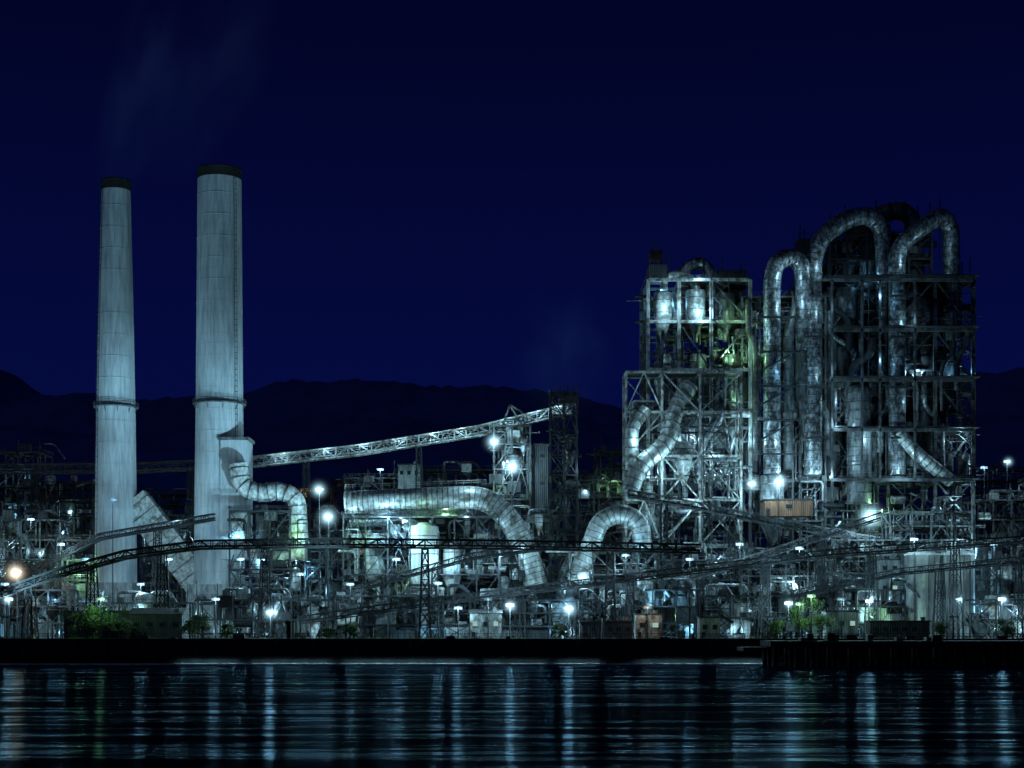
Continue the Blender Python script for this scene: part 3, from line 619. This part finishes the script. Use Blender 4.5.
for k_ in range(150):
    u=R.choice((R.uniform(180,520),R.uniform(0,1024))); x=X(u,407); y=R.uniform(405.2,409); h=R.uniform(.5,1.6)
    for i in range(45):
        c=Vector((x+R.gauss(0,.8),y+R.gauss(0,.5),G+.2+abs(R.gauss(0,.5))*h)); s=R.uniform(.1,.22); a=Vector((R.uniform(-1,1),R.uniform(-1,1),R.uniform(-1,1))).normalized(); b_=a.orthogonal().normalized()
        n=len(vs); vs+=[c-a*s,c+b_*s*.6,c+a*s,c-b_*s*.6]; fs.append((n,n+1,n+2,n+3))
mb.add(vs,fs,'leaf'); mb.done()

# ------------------------------------------------------------ floodlight masts
def ico(name,mat):
    me=bpy.data.meshes.new(name); b=bmesh.new(); bmesh.ops.create_icosphere(b,subdivisions=2,radius=1); b.to_mesh(me); b.free(); me.materials.append(mat); return me
def flood(u,v,d,p,r=.75,c='w',halo_r=0):
    mb=MB('flood_lamp'); x=X(u,d); z=Z(v,d)
    mb.lathe(x,d+.9,[(.22,G),(.1,z+.6)],'dark',8)
    mb.beam((x-1.1,d+.9,z+.5),(x+1.1,d+.9,z+.5),.16,'dark')
    for s in (-.8,0,.8): mb.box(x+s-.3,x+s+.3,d+.72,d+.89,z-.1,z+.4,'dark')
    ob=mb.done(); light(ob,(x,d-.4,z),p,r*.55,c)
    if halo_r:
        o=bpy.data.objects.new('lit_mist',ico('lit_mist',HALO[c])); sc.collection.objects.link(o); o.parent=ob; o.location=Vector((x,d-.4,z))-ob.location; o.scale=(halo_r,halo_r,halo_r)  # glow ball added around the lamp head
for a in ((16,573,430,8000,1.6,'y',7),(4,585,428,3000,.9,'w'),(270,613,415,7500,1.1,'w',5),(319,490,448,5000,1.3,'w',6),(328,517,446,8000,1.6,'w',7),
    (494,442,492,6500,1.5,'w',7),(512,467,492,13000,1.8,'w',8),(438,584,430,4000,.9),(458,609,418,4000,1.0,'w'),(569,609,418,10000,1.3,'w',6),(583,577,440,5500,1.1,'w',5),(523,548,440,4000,.9),(510,606,420,11000,.8,'w',5),  # last low lamp in this row is added to cast a water streak
    (752,484,462,5500,1.3,'w',6),(779,482,462,9000,1.6,'w',7),(870,517,450,14000,2.0,'w',9),(870,602,422,7000,.8),(789,604,424,8500,.9,'w',4),(800,549,436,4500,1.1),(1008,462,490,3000,1.1,'w',4),(985,468,495,2500,.9),(1003,600,424,8000,.9,'w',4),(995,545,440,3500,.9),(8,600,424,6500,.9,'w',4),  # lowest lamps in this row are added to cast water streaks
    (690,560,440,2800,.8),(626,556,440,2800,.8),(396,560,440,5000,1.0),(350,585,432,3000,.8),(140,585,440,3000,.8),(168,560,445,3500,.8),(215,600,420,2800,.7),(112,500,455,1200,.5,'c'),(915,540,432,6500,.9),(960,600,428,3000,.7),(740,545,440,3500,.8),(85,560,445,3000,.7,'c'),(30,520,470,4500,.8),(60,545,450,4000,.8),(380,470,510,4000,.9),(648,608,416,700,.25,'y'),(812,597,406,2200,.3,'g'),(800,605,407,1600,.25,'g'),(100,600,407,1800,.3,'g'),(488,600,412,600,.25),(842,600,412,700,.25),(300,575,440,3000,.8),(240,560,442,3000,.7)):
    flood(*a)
def spot(loc,tgt,p,ang,c='w',r=1.0):  # added fill spots for chimneys and towers, the mast only houses them
    mb=MB('fill_spot_mast'); x,y,z=loc
    mb.lathe(x,y,[(.35,G),(.2,z-.9)],'dark',8); mb.box(x-1.2,x+1.2,y-.5,y+.3,z-1.1,z-.75,'dark'); ob=mb.done()
    l=bpy.data.lights.new('fill_spot','SPOT'); l.energy=p; l.spot_size=math.radians(ang); l.spot_blend=.8; l.shadow_soft_size=r; l.color=(.38,.78,1.0)
    o=bpy.data.objects.new('fill_spot',l); sc.collection.objects.link(o); o.parent=ob; o.location=Vector(loc)-ob.location
    o.rotation_euler=(Vector(tgt)-Vector(loc)).to_track_quat('-Z','Y').to_euler()
spot((X(20,425),414,13),P(150,320,DC),250000,60)
spot((X(350,425),414,13),P(200,310,DC),330000,56)
spot((X(600,425),412,13),P(690,370,470),26000,45)
spot((X(760,425),412,13),P(820,350,480),36000,45)
spot((X(940,425),412,13),P(900,350,480),20000,45)

# ------------------------------------------------------------ steam
def steam(name,loc,sc_,st,rot=0):
    m,t=nt(name+'_vapour'); N=t.nodes.new; L=t.links.new
    o=N('ShaderNodeOutputMaterial'); e=N('ShaderNodeEmission'); tc=N('ShaderNodeTexCoord')
    ln=N('ShaderNodeVectorMath'); ln.operation='LENGTH'; L(tc.outputs['Object'],ln.inputs[0])
    mr=N('ShaderNodeMapRange'); mr.inputs[3].default_value=1; mr.inputs[4].default_value=0; L(ln.outputs['Value'],mr.inputs[0])
    n=N('ShaderNodeTexNoise'); n.inputs['Scale'].default_value=1.8; n.inputs['Detail'].default_value=2; L(tc.outputs['Object'],n.inputs[0])
    r2=N('ShaderNodeMapRange'); r2.inputs[1].default_value=.38; r2.inputs[2].default_value=.7; L(n.outputs[0],r2.inputs[0])
    ml=N('ShaderNodeMath'); ml.operation='MULTIPLY'; L(mr.outputs[0],ml.inputs[0]); L(r2.outputs[0],ml.inputs[1])
    m2=N('ShaderNodeMath'); m2.operation='MULTIPLY'; m2.inputs[1].default_value=st; L(ml.outputs[0],m2.inputs[0])
    e.inputs[0].default_value=(.16,.36,1,1); L(m2.outputs[0],e.inputs[1]); L(e.outputs[0],o.inputs['Volume'])  # plume emits its own blue, standing in for light scattered by vapour
    try: m.cycles.volume_step_rate=2
    except Exception: pass
    ob=bpy.data.objects.new(name,ico(name,m)); sc.collection.objects.link(ob); ob.location=loc; ob.scale=sc_; ob.rotation_euler=(0,rot,0)
steam('steam_plume',P(140,90,DC),(13,9,36),.0028,math.radians(14))
steam('steam_plume',P(215,70,DC),(17,9,40),.0018,math.radians(24))
steam('steam_plume',P(562,355,520),(18,10,26),.0024,0)

# ------------------------------------------------------------ world, moonlight, camera
w=bpy.data.worlds.new('World'); sc.world=w; w.use_nodes=True; t=w.node_tree; t.nodes.clear(); N=t.nodes.new; L=t.links.new
o=N('ShaderNodeOutputWorld'); bg=N('ShaderNodeBackground'); L(bg.outputs[0],o.inputs[0])
tc=N('ShaderNodeTexCoord'); sx=N('ShaderNodeSeparateXYZ'); L(tc.outputs['Generated'],sx.inputs[0])
rp=N('ShaderNodeValToRGB'); L(sx.outputs[2],rp.inputs[0]); e=rp.color_ramp.elements
e[0].position=0; e[0].color=(.0018,.0045,.048,1); e[1].position=.5; e[1].color=(.0005,.0010,.012,1)
x_=e.new(.16); x_.color=(.0012,.0032,.046,1); x_=e.new(.34); x_.color=(.0007,.0014,.021,1)
sky=N('ShaderNodeTexSky'); sky.sky_type='NISHITA'; sky.sun_disc=False; sky.sun_elevation=math.radians(-4); sky.sun_rotation=math.radians(205)
sk=N('ShaderNodeMixRGB'); sk.blend_type='MULTIPLY'; sk.inputs[0].default_value=1; sk.inputs[2].default_value=(.004,.008,.04,1); L(sky.outputs[0],sk.inputs[1])
ad=N('ShaderNodeMixRGB'); ad.blend_type='ADD'; ad.inputs[0].default_value=1; L(rp.outputs[0],ad.inputs[1]); L(sk.outputs[0],ad.inputs[2]); L(ad.outputs[0],bg.inputs[0]); bg.inputs[1].default_value=1
s=bpy.data.lights.new('moonlight','SUN'); s.energy=.11; s.angle=math.radians(.5); s.color=(.45,.7,1)
so=bpy.data.objects.new('moonlight',s); sc.collection.objects.link(so); so.rotation_euler=(math.radians(58),0,math.radians(-28))
cd=bpy.data.cameras.new('camera'); cam=bpy.data.objects.new('camera',cd); sc.collection.objects.link(cam)
cam.location=(0,0,CAMZ); cam.rotation_euler=(math.radians(90),0,0); cd.sensor_width=36; cd.lens=56.25; cd.shift_y=(625-384)/1024; cd.clip_end=30000; cd.clip_start=.5
sc.camera=cam
print('objs',len(bpy.data.objects),'verts',sum(len(m.vertices) for m in bpy.data.meshes))
